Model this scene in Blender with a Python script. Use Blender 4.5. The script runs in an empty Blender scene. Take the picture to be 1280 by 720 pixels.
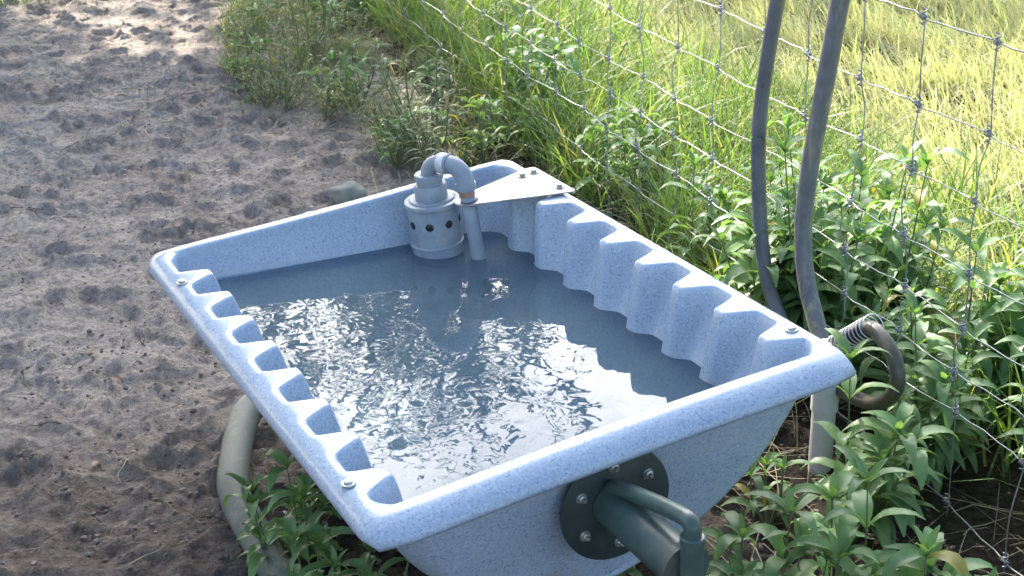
import bpy, math, random
import numpy as np
from mathutils import Vector, Matrix, noise as mnoise
R_ = math.radians
S = bpy.context.scene
rng = np.random.default_rng(7)
random.seed(7)

# ------------------------------------------------------------------ camera
GZ = 0.45                      # rim centre of the trough above the ground
FPX = 1850.0                   # focal length in pixels of the 1280 px wide picture
CR = np.array([0.889, -0.458, -0.013]); CR /= np.linalg.norm(CR)
CF = np.array([0.419, 0.824, -0.382]); CF -= CR * (CF @ CR); CF /= np.linalg.norm(CF)
CU = np.cross(CR, CF)
CP = np.array([-0.977, -2.131, 1.011 + GZ])
cam = bpy.data.cameras.new('camera'); camo = bpy.data.objects.new('camera', cam)
S.collection.objects.link(camo); S.camera = camo
cam.sensor_width = 36; cam.lens = FPX / 1280 * 36; cam.clip_start = 0.05; cam.clip_end = 2000
camo.matrix_world = Matrix(((CR[0], CU[0], -CF[0], CP[0]), (CR[1], CU[1], -CF[1], CP[1]), (CR[2], CU[2], -CF[2], CP[2]), (0, 0, 0, 1)))
cam.dof.use_dof = True; cam.dof.focus_distance = 2.6; cam.dof.aperture_fstop = 20

def onz(u, v, z):              # a point of the place on the level z, seen at (u, v) of the 1280x720 photograph
    d = CR * (u - 640) / FPX - CU * (v - 360) / FPX + CF
    return CP + d * (z - CP[2]) / d[2]

# ------------------------------------------------------------------ light
SUN_EL, SUN_AZ = 34.0, 2.0    # azimuth from +y towards +x
w = bpy.data.worlds.new('World'); S.world = w; w.use_nodes = True
nt = w.node_tree; bgn = nt.nodes['Background']; sky = nt.nodes.new('ShaderNodeTexSky')
sky.sky_type = 'NISHITA'; sky.sun_disc = False
sky.sun_elevation = R_(SUN_EL); sky.sun_rotation = R_(SUN_AZ)
sky.air_density = 1.0; sky.dust_density = 3.0; sky.ozone_density = 1.0
# bright broken cloud added to the sky, to whiten its reflection in the water
def _n(t, **k):
    n = nt.nodes.new(t)
    for a, b in k.items(): setattr(n, a, b)
    return n
tcw = _n('ShaderNodeTexCoord'); cn = _n('ShaderNodeTexNoise'); cn.inputs['Scale'].default_value = 3.2; cn.inputs['Detail'].default_value = 7; cn.inputs['Roughness'].default_value = .62
nt.links.new(tcw.outputs['Generated'], cn.inputs['Vector'])
cr_ = _n('ShaderNodeMapRange'); cr_.inputs[1].default_value = .26; cr_.inputs[2].default_value = .48; nt.links.new(cn.outputs['Fac'], cr_.inputs[0])
dt = _n('ShaderNodeVectorMath', operation='DOT_PRODUCT'); nt.links.new(tcw.outputs['Generated'], dt.inputs[0])
dt.inputs[1].default_value = (math.sin(R_(22)) * math.cos(R_(28)), math.cos(R_(22)) * math.cos(R_(28)), math.sin(R_(28)))
dr = _n('ShaderNodeMapRange', interpolation_type='SMOOTHSTEP'); dr.inputs[1].default_value = .80; dr.inputs[2].default_value = .93; nt.links.new(dt.outputs['Value'], dr.inputs[0])
ml = _n('ShaderNodeMath', operation='MULTIPLY'); nt.links.new(cr_.outputs[0], ml.inputs[0]); nt.links.new(dr.outputs[0], ml.inputs[1])
cmx = _n('ShaderNodeMix', data_type='RGBA'); nt.links.new(ml.outputs[0], cmx.inputs[0]); nt.links.new(sky.outputs[0], cmx.inputs[6]); cmx.inputs[7].default_value = (30, 29.6, 29, 1)
nt.links.new(cmx.outputs[2], bgn.inputs[0]); bgn.inputs[1].default_value = 0.12
sl = bpy.data.lights.new('sun', 'SUN'); sl.energy = 5.0; sl.angle = R_(0.6); sl.color = (1.0, 0.93, 0.80)
so = bpy.data.objects.new('sun', sl); S.collection.objects.link(so)
sd = Vector((math.sin(R_(SUN_AZ)) * math.cos(R_(SUN_EL)), math.cos(R_(SUN_AZ)) * math.cos(R_(SUN_EL)), math.sin(R_(SUN_EL))))
so.rotation_euler = sd.to_track_quat('Z', 'Y').to_euler(); so.location = sd * 30
S.view_settings.view_transform = 'Standard'; S.view_settings.look = 'None'
S.view_settings.gamma = 1; S.view_settings.use_curve_mapping = False
S.view_settings.exposure = 1.8
S.cycles.max_bounces = 8; S.cycles.transparent_max_bounces = 12; S.cycles.use_denoising = True

# ------------------------------------------------------------------ helpers
def tag(o, label=None, cat=None, group=None, kind=None):
    if label: o['label'] = label
    if cat: o['category'] = cat
    if group: o['group'] = group
    if kind: o['kind'] = kind
    return o

def empty(name, loc=(0, 0, 0), rot=(0, 0, 0), label=None, cat=None, group=None):
    o = bpy.data.objects.new(name, None); S.collection.objects.link(o)
    o.location = loc; o.rotation_euler = rot; o.empty_display_size = .05
    return tag(o, label, cat, group)

class MB:
    def __init__(s): s.v = []; s.f = []; s.c = []; s.n = 0
    def add(s, V, F, c=None):
        V = np.asarray(V, float)
        s.v.append(V); s.f += [tuple(int(i) + s.n for i in f) for f in F]; s.n += len(V)
        s.c.append(np.full(len(V), .5 if c is None else c) if np.isscalar(c) or c is None else np.asarray(c))
    def tube(s, P, r, seg=12, cap=True, c=None):
        P = np.asarray(P, float); n = len(P); r = np.full(n, r) if np.isscalar(r) else np.asarray(r, float)
        T = np.gradient(P, axis=0); T /= np.linalg.norm(T, axis=1)[:, None] + 1e-12
        a = np.array([0, 0, 1.]) if abs(T[0][2]) < .9 else np.array([1., 0, 0])
        N = np.cross(T[0], a); N /= np.linalg.norm(N); V = []
        an = np.arange(seg) / seg * 2 * np.pi
        for i in range(n):
            N = N - T[i] * (N @ T[i]); N /= np.linalg.norm(N); B = np.cross(T[i], N)
            V.append(P[i] + r[i] * (np.cos(an)[:, None] * N + np.sin(an)[:, None] * B))
        F = []
        for i in range(n - 1):
            for k in range(seg):
                k2 = (k + 1) % seg
                F.append((i * seg + k, i * seg + k2, (i + 1) * seg + k2, (i + 1) * seg + k))
        if cap: F.append(tuple(range(seg - 1, -1, -1))); F.append(tuple((n - 1) * seg + k for k in range(seg)))
        s.add(np.concatenate(V), F, c)
    def lathe(s, prof, org=(0, 0, 0), seg=32, M=None, c=None, ph=0):     # prof: (r, z) pairs
        an = ph + np.arange(seg) / seg * 2 * np.pi; V = []; F = []
        for r, z in prof: V.append(np.stack([r * np.cos(an), r * np.sin(an), np.full(seg, z)], 1))
        for i in range(len(prof) - 1):
            for k in range(seg):
                k2 = (k + 1) % seg
                F.append((i * seg + k, i * seg + k2, (i + 1) * seg + k2, (i + 1) * seg + k))
        if prof[0][0] > 0: F.append(tuple(range(seg - 1, -1, -1)))
        if prof[-1][0] > 0: F.append(tuple((len(prof) - 1) * seg + k for k in range(seg)))
        V = np.concatenate(V)
        if M is not None: V = V @ np.array(M).T
        s.add(V + np.asarray(org, float), F, c)
    def build(s, name, mat, parent=None, smooth=True, attr=False, bevel=0, auto=None):
        me = bpy.data.meshes.new(name); V = np.concatenate(s.v)
        me.from_pydata(V.tolist(), [], s.f); me.update()
        if attr:
            a = me.attributes.new('tint', 'FLOAT', 'POINT'); a.data.foreach_set('value', np.concatenate(s.c).astype(np.float32))
        if smooth: me.polygons.foreach_set('use_smooth', [True] * len(me.polygons))
        if auto: me.set_sharp_from_angle(angle=R_(auto))
        me.materials.append(mat)
        o = bpy.data.objects.new(name, me); S.collection.objects.link(o)
        if parent: o.parent = parent
        if bevel:
            b = o.modifiers.new('bevel', 'BEVEL'); b.width = bevel; b.segments = 2; b.limit_method = 'ANGLE'
        return o

def quads(V, F, name, mat, tint=None, smooth=True):                       # fast mesh from arrays, quads only
    me = bpy.data.meshes.new(name); V = np.asarray(V, np.float32); F = np.asarray(F, np.int32)
    me.vertices.add(len(V)); me.vertices.foreach_set('co', V.ravel())
    me.loops.add(F.size); me.loops.foreach_set('vertex_index', F.ravel())
    me.polygons.add(len(F)); me.polygons.foreach_set('loop_start', np.arange(0, F.size, 4, dtype=np.int32))
    me.polygons.foreach_set('loop_total', np.full(len(F), 4, np.int32))
    if smooth: me.polygons.foreach_set('use_smooth', np.ones(len(F), bool))
    if tint is not None:
        a = me.attributes.new('tint', 'FLOAT', 'POINT'); a.data.foreach_set('value', np.asarray(tint, np.float32))
    me.update(calc_edges=True); me.validate(); me.materials.append(mat)
    o = bpy.data.objects.new(name, me); S.collection.objects.link(o); return o

def spline(P, n=8):
    P = np.asarray(P, float); Q = np.vstack([2 * P[0] - P[1], P, 2 * P[-1] - P[-2]]); out = []
    for i in range(1, len(Q) - 2):
        for t in np.arange(n) / n:
            a, b, c, d = Q[i - 1], Q[i], Q[i + 1], Q[i + 2]
            out.append(.5 * (2 * b + (c - a) * t + (2 * a - 5 * b + 4 * c - d) * t * t + (3 * b - a - 3 * c + d) * t ** 3))
    out.append(P[-1]); return np.array(out)

# ------------------------------------------------------------------ materials
class Mat:
    def __init__(s, name):
        s.m = bpy.data.materials.new(name); s.m.use_nodes = True; s.t = s.m.node_tree
        s.p = s.t.nodes['Principled BSDF']; s.out = s.t.nodes['Material Output']
        s.co = None
    def N(s, typ, **k):
        n = s.t.nodes.new(typ)
        for a, b in k.items():
            if a.startswith('i_'):
                key = a[2:].replace('_', ' '); n.inputs[key].default_value = b
            else: setattr(n, a, b)
        return n
    def L(s, a, b): s.t.links.new(a, b)
    def coord(s, kind='Object'):
        if not s.co: s.co = s.N('ShaderNodeTexCoord')
        return s.co.outputs[kind]
    def noise(s, scale, detail=4, rough=.55, vec=None, dist=0):
        n = s.N('ShaderNodeTexNoise'); n.inputs['Scale'].default_value = scale; n.inputs['Detail'].default_value = detail
        n.inputs['Roughness'].default_value = rough; n.inputs['Distortion'].default_value = dist
        s.L(vec or s.coord(), n.inputs['Vector']); return n.outputs['Fac']
    def ramp(s, fac, stops, interp='LINEAR'):
        n = s.N('ShaderNodeValToRGB'); n.color_ramp.interpolation = interp; cr = n.color_ramp.elements
        while len(cr) < len(stops): cr.new(.5)
        for e, (p, c) in zip(cr, stops):
            e.position = p; e.color = (c, c, c, 1) if np.isscalar(c) else (*c, 1)
        s.L(fac, n.inputs[0]); return n.outputs[0]
    def mix(s, fac, a, b, mode='MIX'):
        n = s.N('ShaderNodeMix', data_type='RGBA', blend_type=mode)
        for sock, val in ((n.inputs[0], fac), (n.inputs[6], a), (n.inputs[7], b)):
            if hasattr(val, 'is_linked'): s.L(val, sock)
            elif np.isscalar(val): sock.default_value = val
            else: sock.default_value = (*val, 1)
        return n.outputs[2]
    def math(s, op, a, b=0.0, c=None):
        n = s.N('ShaderNodeMath', operation=op)
        for i, v in enumerate((a, b) if c is None else (a, b, c)):
            if hasattr(v, 'is_linked'): s.L(v, n.inputs[i])
            else: n.inputs[i].default_value = v
        return n.outputs[0]
    def bump(s, h, strength, dist, norm=None):
        n = s.N('ShaderNodeBump'); n.inputs['Strength'].default_value = strength; n.inputs['Distance'].default_value = dist
        s.L(h, n.inputs['Height'])
        if norm: s.L(norm, n.inputs['Normal'])
        return n.outputs[0]
    def col(s, c): (s.L(c, s.p.inputs['Base Color']) if hasattr(c, 'is_linked') else setattr(s.p.inputs['Base Color'], 'default_value', (*c, 1)))
    def rough(s, r): (s.L(r, s.p.inputs['Roughness']) if hasattr(r, 'is_linked') else setattr(s.p.inputs['Roughness'], 'default_value', r))
    def normal(s, n): s.L(n, s.p.inputs['Normal'])

def mat_plain(name, c1, c2, scale=40, rough=.5, metal=0, bump=.15, bd=.001, spots=None):
    m = Mat(name); f = m.noise(scale, 5, .6); c = m.mix(m.ramp(f, [(.3, 0.), (.7, 1.)]), c1, c2)
    if spots:
        g = m.noise(scale * .35, 6, .7); c = m.mix(m.ramp(g, [(.55, 0.), (.68, .8)]), c, spots)
    m.col(c); m.p.inputs['Metallic'].default_value = metal
    m.rough(m.math('MULTIPLY_ADD', f, .25, rough - .12)); m.normal(m.bump(f, bump, bd)); return m.m

def mat_trough():
    m = Mat('speckled_blue_plastic')
    big = m.noise(5, 3, .5); f1 = m.noise(330, 2, .5); f2 = m.noise(210, 3, .6, dist=.3)
    v = m.N('ShaderNodeVectorMath', operation='ADD'); v.inputs[1].default_value = (3, 7, 1); m.L(m.coord(), v.inputs[0])
    f3 = m.noise(240, 2, .5, vec=v.outputs[0])
    base = m.mix(m.ramp(big, [(.3, 0.), (.7, 1.)]), (.365, .45, .555), (.43, .515, .615))
    base = m.mix(m.ramp(f2, [(.34, .62), (.46, 0.)]), base, (.17, .25, .41))
    base = m.mix(m.ramp(f3, [(.54, 0.), (.66, .45)]), base, (.62, .68, .80))
    base = m.mix(m.ramp(f1, [(.30, .6), (.37, 0.)]), base, (.09, .13, .24))
    f4 = m.noise(120, 4, .7); base = m.mix(m.ramp(f4, [(.33, .42), (.40, 0.)]), base, (.15, .20, .31))
    sx = m.N('ShaderNodeSeparateXYZ'); m.L(m.coord(), sx.inputs[0])
    lvl = m.math('ADD', m.math('MULTIPLY', sx.outputs[0], .0958), m.math('MULTIPLY', sx.outputs[2], .9954))   # level lines in the tilted trough
    lvl = m.math('ADD', lvl, m.math('MULTIPLY', m.noise(18, 4, .6), .018))
    band = m.ramp(m.math('MULTIPLY_ADD', lvl, 5.0, .5), [(.19, .0), (.215, .7), (.26, .35), (.36, 0.)])
    drip = m.noise(40, 5, .7); base = m.mix(m.math('MULTIPLY', band, drip), base, (.50, .52, .50))
    mud = m.math('MULTIPLY', m.ramp(m.math('MULTIPLY_ADD', sx.outputs[2], 3.0, 1.0), [(.25, 1.), (.75, .05)]), m.ramp(m.noise(9, 7, .75), [(.5, 0.), (.68, .8)]))
    base = m.mix(mud, base, (.30, .27, .22))
    st = m.noise(14, 6, .75); base = m.mix(m.ramp(st, [(.60, 0.), (.75, .35)]), base, (.50, .50, .48))
    m.col(base)
    sc = m.noise(60, 4, .6); m.rough(m.math('MULTIPLY_ADD', sc, .20, .12))
    m.p.inputs['IOR'].default_value = 1.5
    m.normal(m.bump(m.noise(90, 3, .5), .12, .002)); return m.m

def mat_streak():
    m = Mat('worn_grey_pipe'); mp = m.N('ShaderNodeMapping'); mp.inputs['Scale'].default_value = (60, 60, 2.2); m.L(m.coord(), mp.inputs[0])
    n = m.noise(1.0, 5, .65, vec=mp.outputs[0]); f = m.noise(30, 5, .6)
    c = m.mix(m.ramp(f, [(.3, 0.), (.7, 1.)]), (.13, .135, .145), (.21, .215, .225))
    c = m.mix(m.ramp(n, [(.50, 0.), (.66, .85)]), c, (.34, .33, .24)); m.col(c)
    m.rough(.38); m.normal(m.bump(f, .4, .001)); return m.m

def mat_leaf(name, dark, light, yellow=None, yfrac=.12, trans=.35, rough=.5, tr_col=None):
    m = Mat(name)
    a = m.N('ShaderNodeAttribute', attribute_name='tint'); oi = m.N('ShaderNodeObjectInfo')
    f = m.math('FRACT', m.math('ADD', a.outputs['Fac'], m.math('MULTIPLY', oi.outputs['Random'], .35)))
    c = m.mix(m.ramp(f, [(.05, 0.), (.9, 1.)]), dark, light)
    pat = m.noise(25, 3, .6); c = m.mix(m.math('MULTIPLY', m.ramp(pat, [(.4, 0.), (.7, 1.)]), .35), c, tuple(min(1, x * 1.5) for x in light))
    if yellow: c = m.mix(m.ramp(a.outputs['Fac'], [(1 - yfrac - .01, 0.), (1 - yfrac + .01, 1.)]), c, yellow)
    m.col(c); m.rough(rough); m.p.inputs['Specular IOR Level'].default_value = .4
    tr = m.N('ShaderNodeBsdfTranslucent'); tc = m.mix(1.0, c, tr_col or (1.4, 1.5, .55), 'MULTIPLY'); m.L(tc, tr.inputs[0])
    mx = m.N('ShaderNodeMixShader'); mx.inputs[0].default_value = trans
    m.L(m.p.outputs[0], mx.inputs[1]); m.L(tr.outputs[0], mx.inputs[2]); m.L(mx.outputs[0], m.out.inputs[0]); return m.m

def mat_sand():
    m = Mat('trampled_sand')
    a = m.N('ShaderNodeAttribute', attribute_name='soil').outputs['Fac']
    b = m.N('ShaderNodeAttribute', attribute_name='dark_near').outputs['Fac']
    n1 = m.noise(2.3, 5, .6); n2 = m.noise(60, 6, .7); n3 = m.noise(450, 3, .6)
    sand = m.mix(m.ramp(n1, [(.3, 0.), (.7, 1.)]), (.56, .475, .405), (.74, .645, .565))
    sand = m.mix(m.ramp(n2, [(.40, .65), (.54, 0.)]), sand, (.27, .215, .175))
    sand = m.mix(m.ramp(n3, [(.34, .75), (.47, 0.)]), sand, (.17, .135, .11))
    dark_sand = m.mix(m.ramp(n2, [(.35, 0.), (.65, 1.)]), (.12, .096, .080), (.29, .24, .205))
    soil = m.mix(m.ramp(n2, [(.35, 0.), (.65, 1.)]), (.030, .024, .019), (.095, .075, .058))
    n4 = m.noise(7, 6, .7)
    c = m.mix(m.ramp(m.math('ADD', b, m.math('MULTIPLY', m.math('SUBTRACT', n4, .5), 1.1)), [(.25, 0.), (.75, 1.)]), sand, dark_sand)
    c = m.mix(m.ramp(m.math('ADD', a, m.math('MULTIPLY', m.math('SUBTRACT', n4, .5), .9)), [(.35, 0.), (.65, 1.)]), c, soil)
    m.col(c); m.rough(.95); m.p.inputs['Specular IOR Level'].default_value = .15
    n5 = m.noise(150, 5, .7)
    h = m.math('ADD', m.math('MULTIPLY', n2, 1.0), m.math('ADD', m.math('MULTIPLY', n3, .25), m.math('MULTIPLY', n5, .5)))
    m.normal(m.bump(h, 1.0, .021)); return m.m

def mat_water():
    m = Mat('murky_water')
    geo = m.coord()
    wv = m.N('ShaderNodeTexNoise'); wv.inputs['Scale'].default_value = 26; wv.inputs['Detail'].default_value = 1.5; wv.inputs['Roughness'].default_value = .4; wv.inputs['Distortion'].default_value = .6
    m.L(geo, wv.inputs['Vector'])
    w2 = m.noise(7, 1, .4)
    h = m.math('ADD', wv.outputs['Fac'], m.math('MULTIPLY', w2, 1.6))
    nrm = m.bump(h, 1.0, .00034)
    clo = m.noise(7, 4, .6)
    body = m.N('ShaderNodeBsdfDiffuse'); m.L(m.mix(m.ramp(clo, [(.35, 0.), (.7, 1.)]), (.10, .155, .195), (.15, .205, .24)), body.inputs[0])
    trn = m.N('ShaderNodeBsdfTransparent'); trn.inputs[0].default_value = (.55, .75, .9, 1)
    mx = m.N('ShaderNodeMixShader'); mx.inputs[0].default_value = .38
    m.L(body.outputs[0], mx.inputs[1]); m.L(trn.outputs[0], mx.inputs[2])
    gl = m.N('ShaderNodeBsdfGlossy'); gl.inputs['Roughness'].default_value = .002; gl.inputs[0].default_value = (1, 1, 1, 1); m.L(nrm, gl.inputs['Normal'])
    fr = m.N('ShaderNodeFresnel'); fr.inputs[0].default_value = 1.333; m.L(nrm, fr.inputs['Normal'])
    fin = m.N('ShaderNodeMixShader'); m.L(fr.outputs[0], fin.inputs[0]); m.L(mx.outputs[0], fin.inputs[1]); m.L(gl.outputs[0], fin.inputs[2])
    m.L(fin.outputs[0], m.out.inputs[0]); return m.m

M = dict(
    trough=mat_trough(), sand=mat_sand(), water=mat_water(),
    crumb=mat_plain('sand_crumb', (.12, .098, .080), (.30, .25, .21), 14, .95, 0, .2, .001),
    green_steel=mat_plain('green_painted_steel', (.050, .088, .080), (.085, .130, .112), 38, .36, 0, .5, .0012, (.14, .125, .095)),
    dark_steel=mat_plain('dark_green_flange', (.024, .040, .040), (.042, .064, .060), 25, .5, 0, .4, .001, (.075, .075, .065)),
    grey_pipe=mat_plain('dusty_green_pipe', (.075, .095, .085), (.13, .15, .13), 22, .6, 0, .5, .0015, (.26, .24, .19)),
    zinc=mat_plain('zinc_bolt', (.40, .42, .40), (.60, .62, .58), 90, .38, .8, .2, .0005),
    plate=mat_plain('brushed_plate', (.27, .27, .265), (.41, .41, .40), 45, .50, .45, .5, .001, (.17, .15, .12)),
    pvc=mat_plain('weathered_pvc', (.23, .27, .32), (.34, .38, .42), 30, .45, 0, .4, .0008, (.40, .39, .34)),
    pvcw=mat_plain('white_pvc_pipe', (.74, .74, .75), (.82, .82, .82), 20, .42, 0, .2, .0006, (.38, .34, .28)),
    brass=mat_plain('copper_collar', (.35, .22, .16), (.48, .30, .22), 60, .5, .5),
    poly_worn=mat_streak(),
    poly=mat_plain('black_poly_pipe', (.105, .115, .135), (.17, .18, .20), 14, .30, 0, .3, .001, (.24, .23, .17)),
    hose=mat_plain('muddy_green_hose', (.060, .060, .050), (.11, .105, .07), 25, .33, 0, .3, .001, (.30, .26, .09)),
    black=mat_plain('black_rubber', (.018, .018, .02), (.03, .03, .035), 40, .5),
    wire=mat_plain('galvanised_wire', (.22, .24, .27), (.40, .41, .43), 200, .45, .6, .3, .0003, (.30, .24, .19)),
    spring=mat_plain('bright_spring_wire', (.55, .56, .58), (.75, .75, .76), 120, .35, .8),
    stone=mat_plain('pale_stone', (.20, .21, .17), (.32, .31, .26), 25, .85, 0, .6, .004),
    weed=mat_leaf('weed_leaf', (.10, .19, .075), (.215, .34, .145), (.32, .27, .06), .05, .35, .42),
    weed_dull=mat_leaf('dusty_weed_leaf', (.10, .135, .075), (.21, .25, .145), (.30, .25, .10), .16, .3, .6),
    stem=mat_plain('green_stem', (.09, .13, .05), (.17, .19, .09), 40, .6),
    grass=mat_leaf('tall_grass_blade', (.065, .125, .035), (.19, .28, .095), (.36, .32, .15), .10, .42, .45),
    drygrass=mat_leaf('pale_grass_blade', (.35, .42, .20), (.60, .65, .38), (.66, .60, .42), .42, .42, .5, (1.15, 1.15, .62)),
    straw=mat_leaf('straw', (.20, .16, .10), (.38, .32, .21), None, 0, .15, .7, (1, 1, .8)),
    deadleaf=mat_leaf('dead_leaf', (.10, .055, .035), (.25, .165, .10), None, 0, .1, .7, (1, .9, .7)),
    bark=mat_plain('bark', (.045, .035, .028), (.12, .10, .08), 12, .9, 0, .8, .02),
    crown=mat_leaf('tree_leaf', (.035, .065, .022), (.085, .13, .045), None, 0, .35, .5),
)

# ------------------------------------------------------------------ fence line
FP = np.array([.801, -.444]); FD = np.array([.161, .987]); FN = np.array([.987, -.161])
def fence_pt(t, z, off=0.0):        # t metres along from the point beside the near end of the trough
    p = FP + FD * t + FN * off; return np.array([p[0], p[1], z])
def fence_side(x, y): return (x - FP[0]) * FN[0] + (y - FP[1]) * FN[1]     # + beyond the fence

# ------------------------------------------------------------------ ground: one sheet to the horizon, fine in front
def axis(a, b, h, far):
    mid = list(np.arange(a, b, h)); lo = []; hi = []; x = a; s = h
    while x > -far: s *= 1.35; x -= s; lo.append(x)
    x = mid[-1]; s = h
    while x < far: s *= 1.35; x += s; hi.append(x)
    return np.array(lo[::-1] + mid + hi)
def ground():
    xs = axis(-1.1, 1.9, .0066, 400); ys = axis(-.9, 5.8, .0085, 400)
    X, Y = np.meshgrid(xs, ys); Z = np.zeros_like(X)
    fine = (X > -1.5) & (X < 2.4) & (Y > -1.3) & (Y < 6.5)
    # large soft undulation
    def vnoise(X, Y, s, seed, oct=3):
        r = np.random.default_rng(seed); out = 0; amp = 1
        for o in range(oct):
            n = 256; T = r.random((n, n)); x = X / s * 2 ** o; y = Y / s * 2 ** o
            xi = np.floor(x).astype(int); yi = np.floor(y).astype(int); fx = x - xi; fy = y - yi
            fx = fx * fx * (3 - 2 * fx); fy = fy * fy * (3 - 2 * fy)
            g = lambda i, j: T[i % n, j % n]
            out = out + amp * ((g(xi, yi) * (1 - fx) + g(xi + 1, yi) * fx) * (1 - fy) + (g(xi, yi + 1) * (1 - fx) + g(xi + 1, yi + 1) * fx) * fy - .5)
            amp *= .5
        return out
    near = np.clip(1 - (np.maximum(np.abs(X) - 2.5, 0) + np.maximum(np.abs(Y - 2.5) - 4, 0)) / 3, 0, 1)
    H = .022 * vnoise(X, Y, .55, 1) + .020 * vnoise(X, Y, .15, 2, 3)
    # hoof and foot prints: hollows with a raised, broken rim
    r = np.random.default_rng(5)
    N = 1500
    for k in range(N):
        px = r.uniform(-1.4, 1.9); py = r.uniform(-1.1, 6.3)
        if fence_side(px, py) > -.05: continue
        R = r.uniform(.032, .066); ex = r.uniform(1.0, 1.5); an = r.uniform(0, np.pi); dep = r.uniform(.007, .020)
        i0, i1 = np.searchsorted(xs, [px - 3 * R, px + 3 * R]); j0, j1 = np.searchsorted(ys, [py - 3 * R, py + 3 * R])
        if i1 - i0 < 3 or j1 - j0 < 3: continue
        dx = X[j0:j1, i0:i1] - px; dy = Y[j0:j1, i0:i1] - py
        u = (dx * np.cos(an) + dy * np.sin(an)) / (R * ex); v = (-dx * np.sin(an) + dy * np.cos(an)) / R
        ang = np.arctan2(v, u); q = np.sqrt(u * u + v * v) * (1 + .13 * np.sin(3 * ang + k) + .08 * np.sin(5 * ang + 2 * k))
        bowl = -dep * (1 / (1 + np.exp((q - .85) * 14)))
        rim = dep * .70 * np.exp(-((q - 1.12) / .15) ** 2) * (.6 + .55 * np.sin(ang * 2 + k * 1.7))
        hh = H[j0:j1, i0:i1]
        hh *= 1 - .5 / (1 + np.exp((q - .9) * 9))
        hh += bowl + rim
    # crumbs and clods
    cl = vnoise(X, Y, .040, 9, 3); H += .012 * np.sign(cl) * np.abs(cl) ** .8 * np.clip(1.15 - Y * .12, .45, 1.2)
    cl2 = vnoise(X, Y, .085, 11, 3); H += .016 * np.maximum(cl2, 0) * np.clip(1.2 - Y * .5, 0, 1)
    H += .016 * np.abs(vnoise(X, Y, .10, 12, 3)) + .010 * np.maximum(vnoise(X, Y, .05, 14, 2) - .12, 0)
    side = (X - FP[0]) * FN[0] + (Y - FP[1]) * FN[1]
    inside = np.clip(-side / .15, .25, 1)
    Z = H * near * inside
    # the trough has sunk the soil a little, bank along the fence
    Z -= .012
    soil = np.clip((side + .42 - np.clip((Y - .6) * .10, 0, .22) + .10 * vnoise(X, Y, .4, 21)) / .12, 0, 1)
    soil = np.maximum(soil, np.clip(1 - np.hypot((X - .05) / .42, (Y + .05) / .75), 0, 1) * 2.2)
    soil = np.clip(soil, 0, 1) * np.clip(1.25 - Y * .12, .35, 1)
    dark_near = np.clip(1.0 - (Y + .2 + X * .35) / 1.5, 0, 1)  # sand coloured darker towards the near end
    dark_near = np.where(X < -.1, dark_near, np.maximum(dark_near, .35))
    ny, nx = X.shape; V = np.stack([X, Y, Z], -1).reshape(-1, 3)
    I = np.arange(ny * nx).reshape(ny, nx); F = np.stack([I[:-1, :-1], I[:-1, 1:], I[1:, 1:], I[1:, :-1]], -1).reshape(-1, 4)
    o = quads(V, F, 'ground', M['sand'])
    for nm, arr in (('soil', soil), ('dark_near', dark_near)):
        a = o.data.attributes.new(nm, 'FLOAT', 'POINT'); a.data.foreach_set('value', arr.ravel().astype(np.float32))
    tag(o, kind='structure')
    def hat(x, y):
        i = int(np.clip(np.searchsorted(xs, x), 1, nx - 1)); j = int(np.clip(np.searchsorted(ys, y), 1, ny - 1)); return float(Z[j, i])
    return hat
gh = ground()

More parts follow.
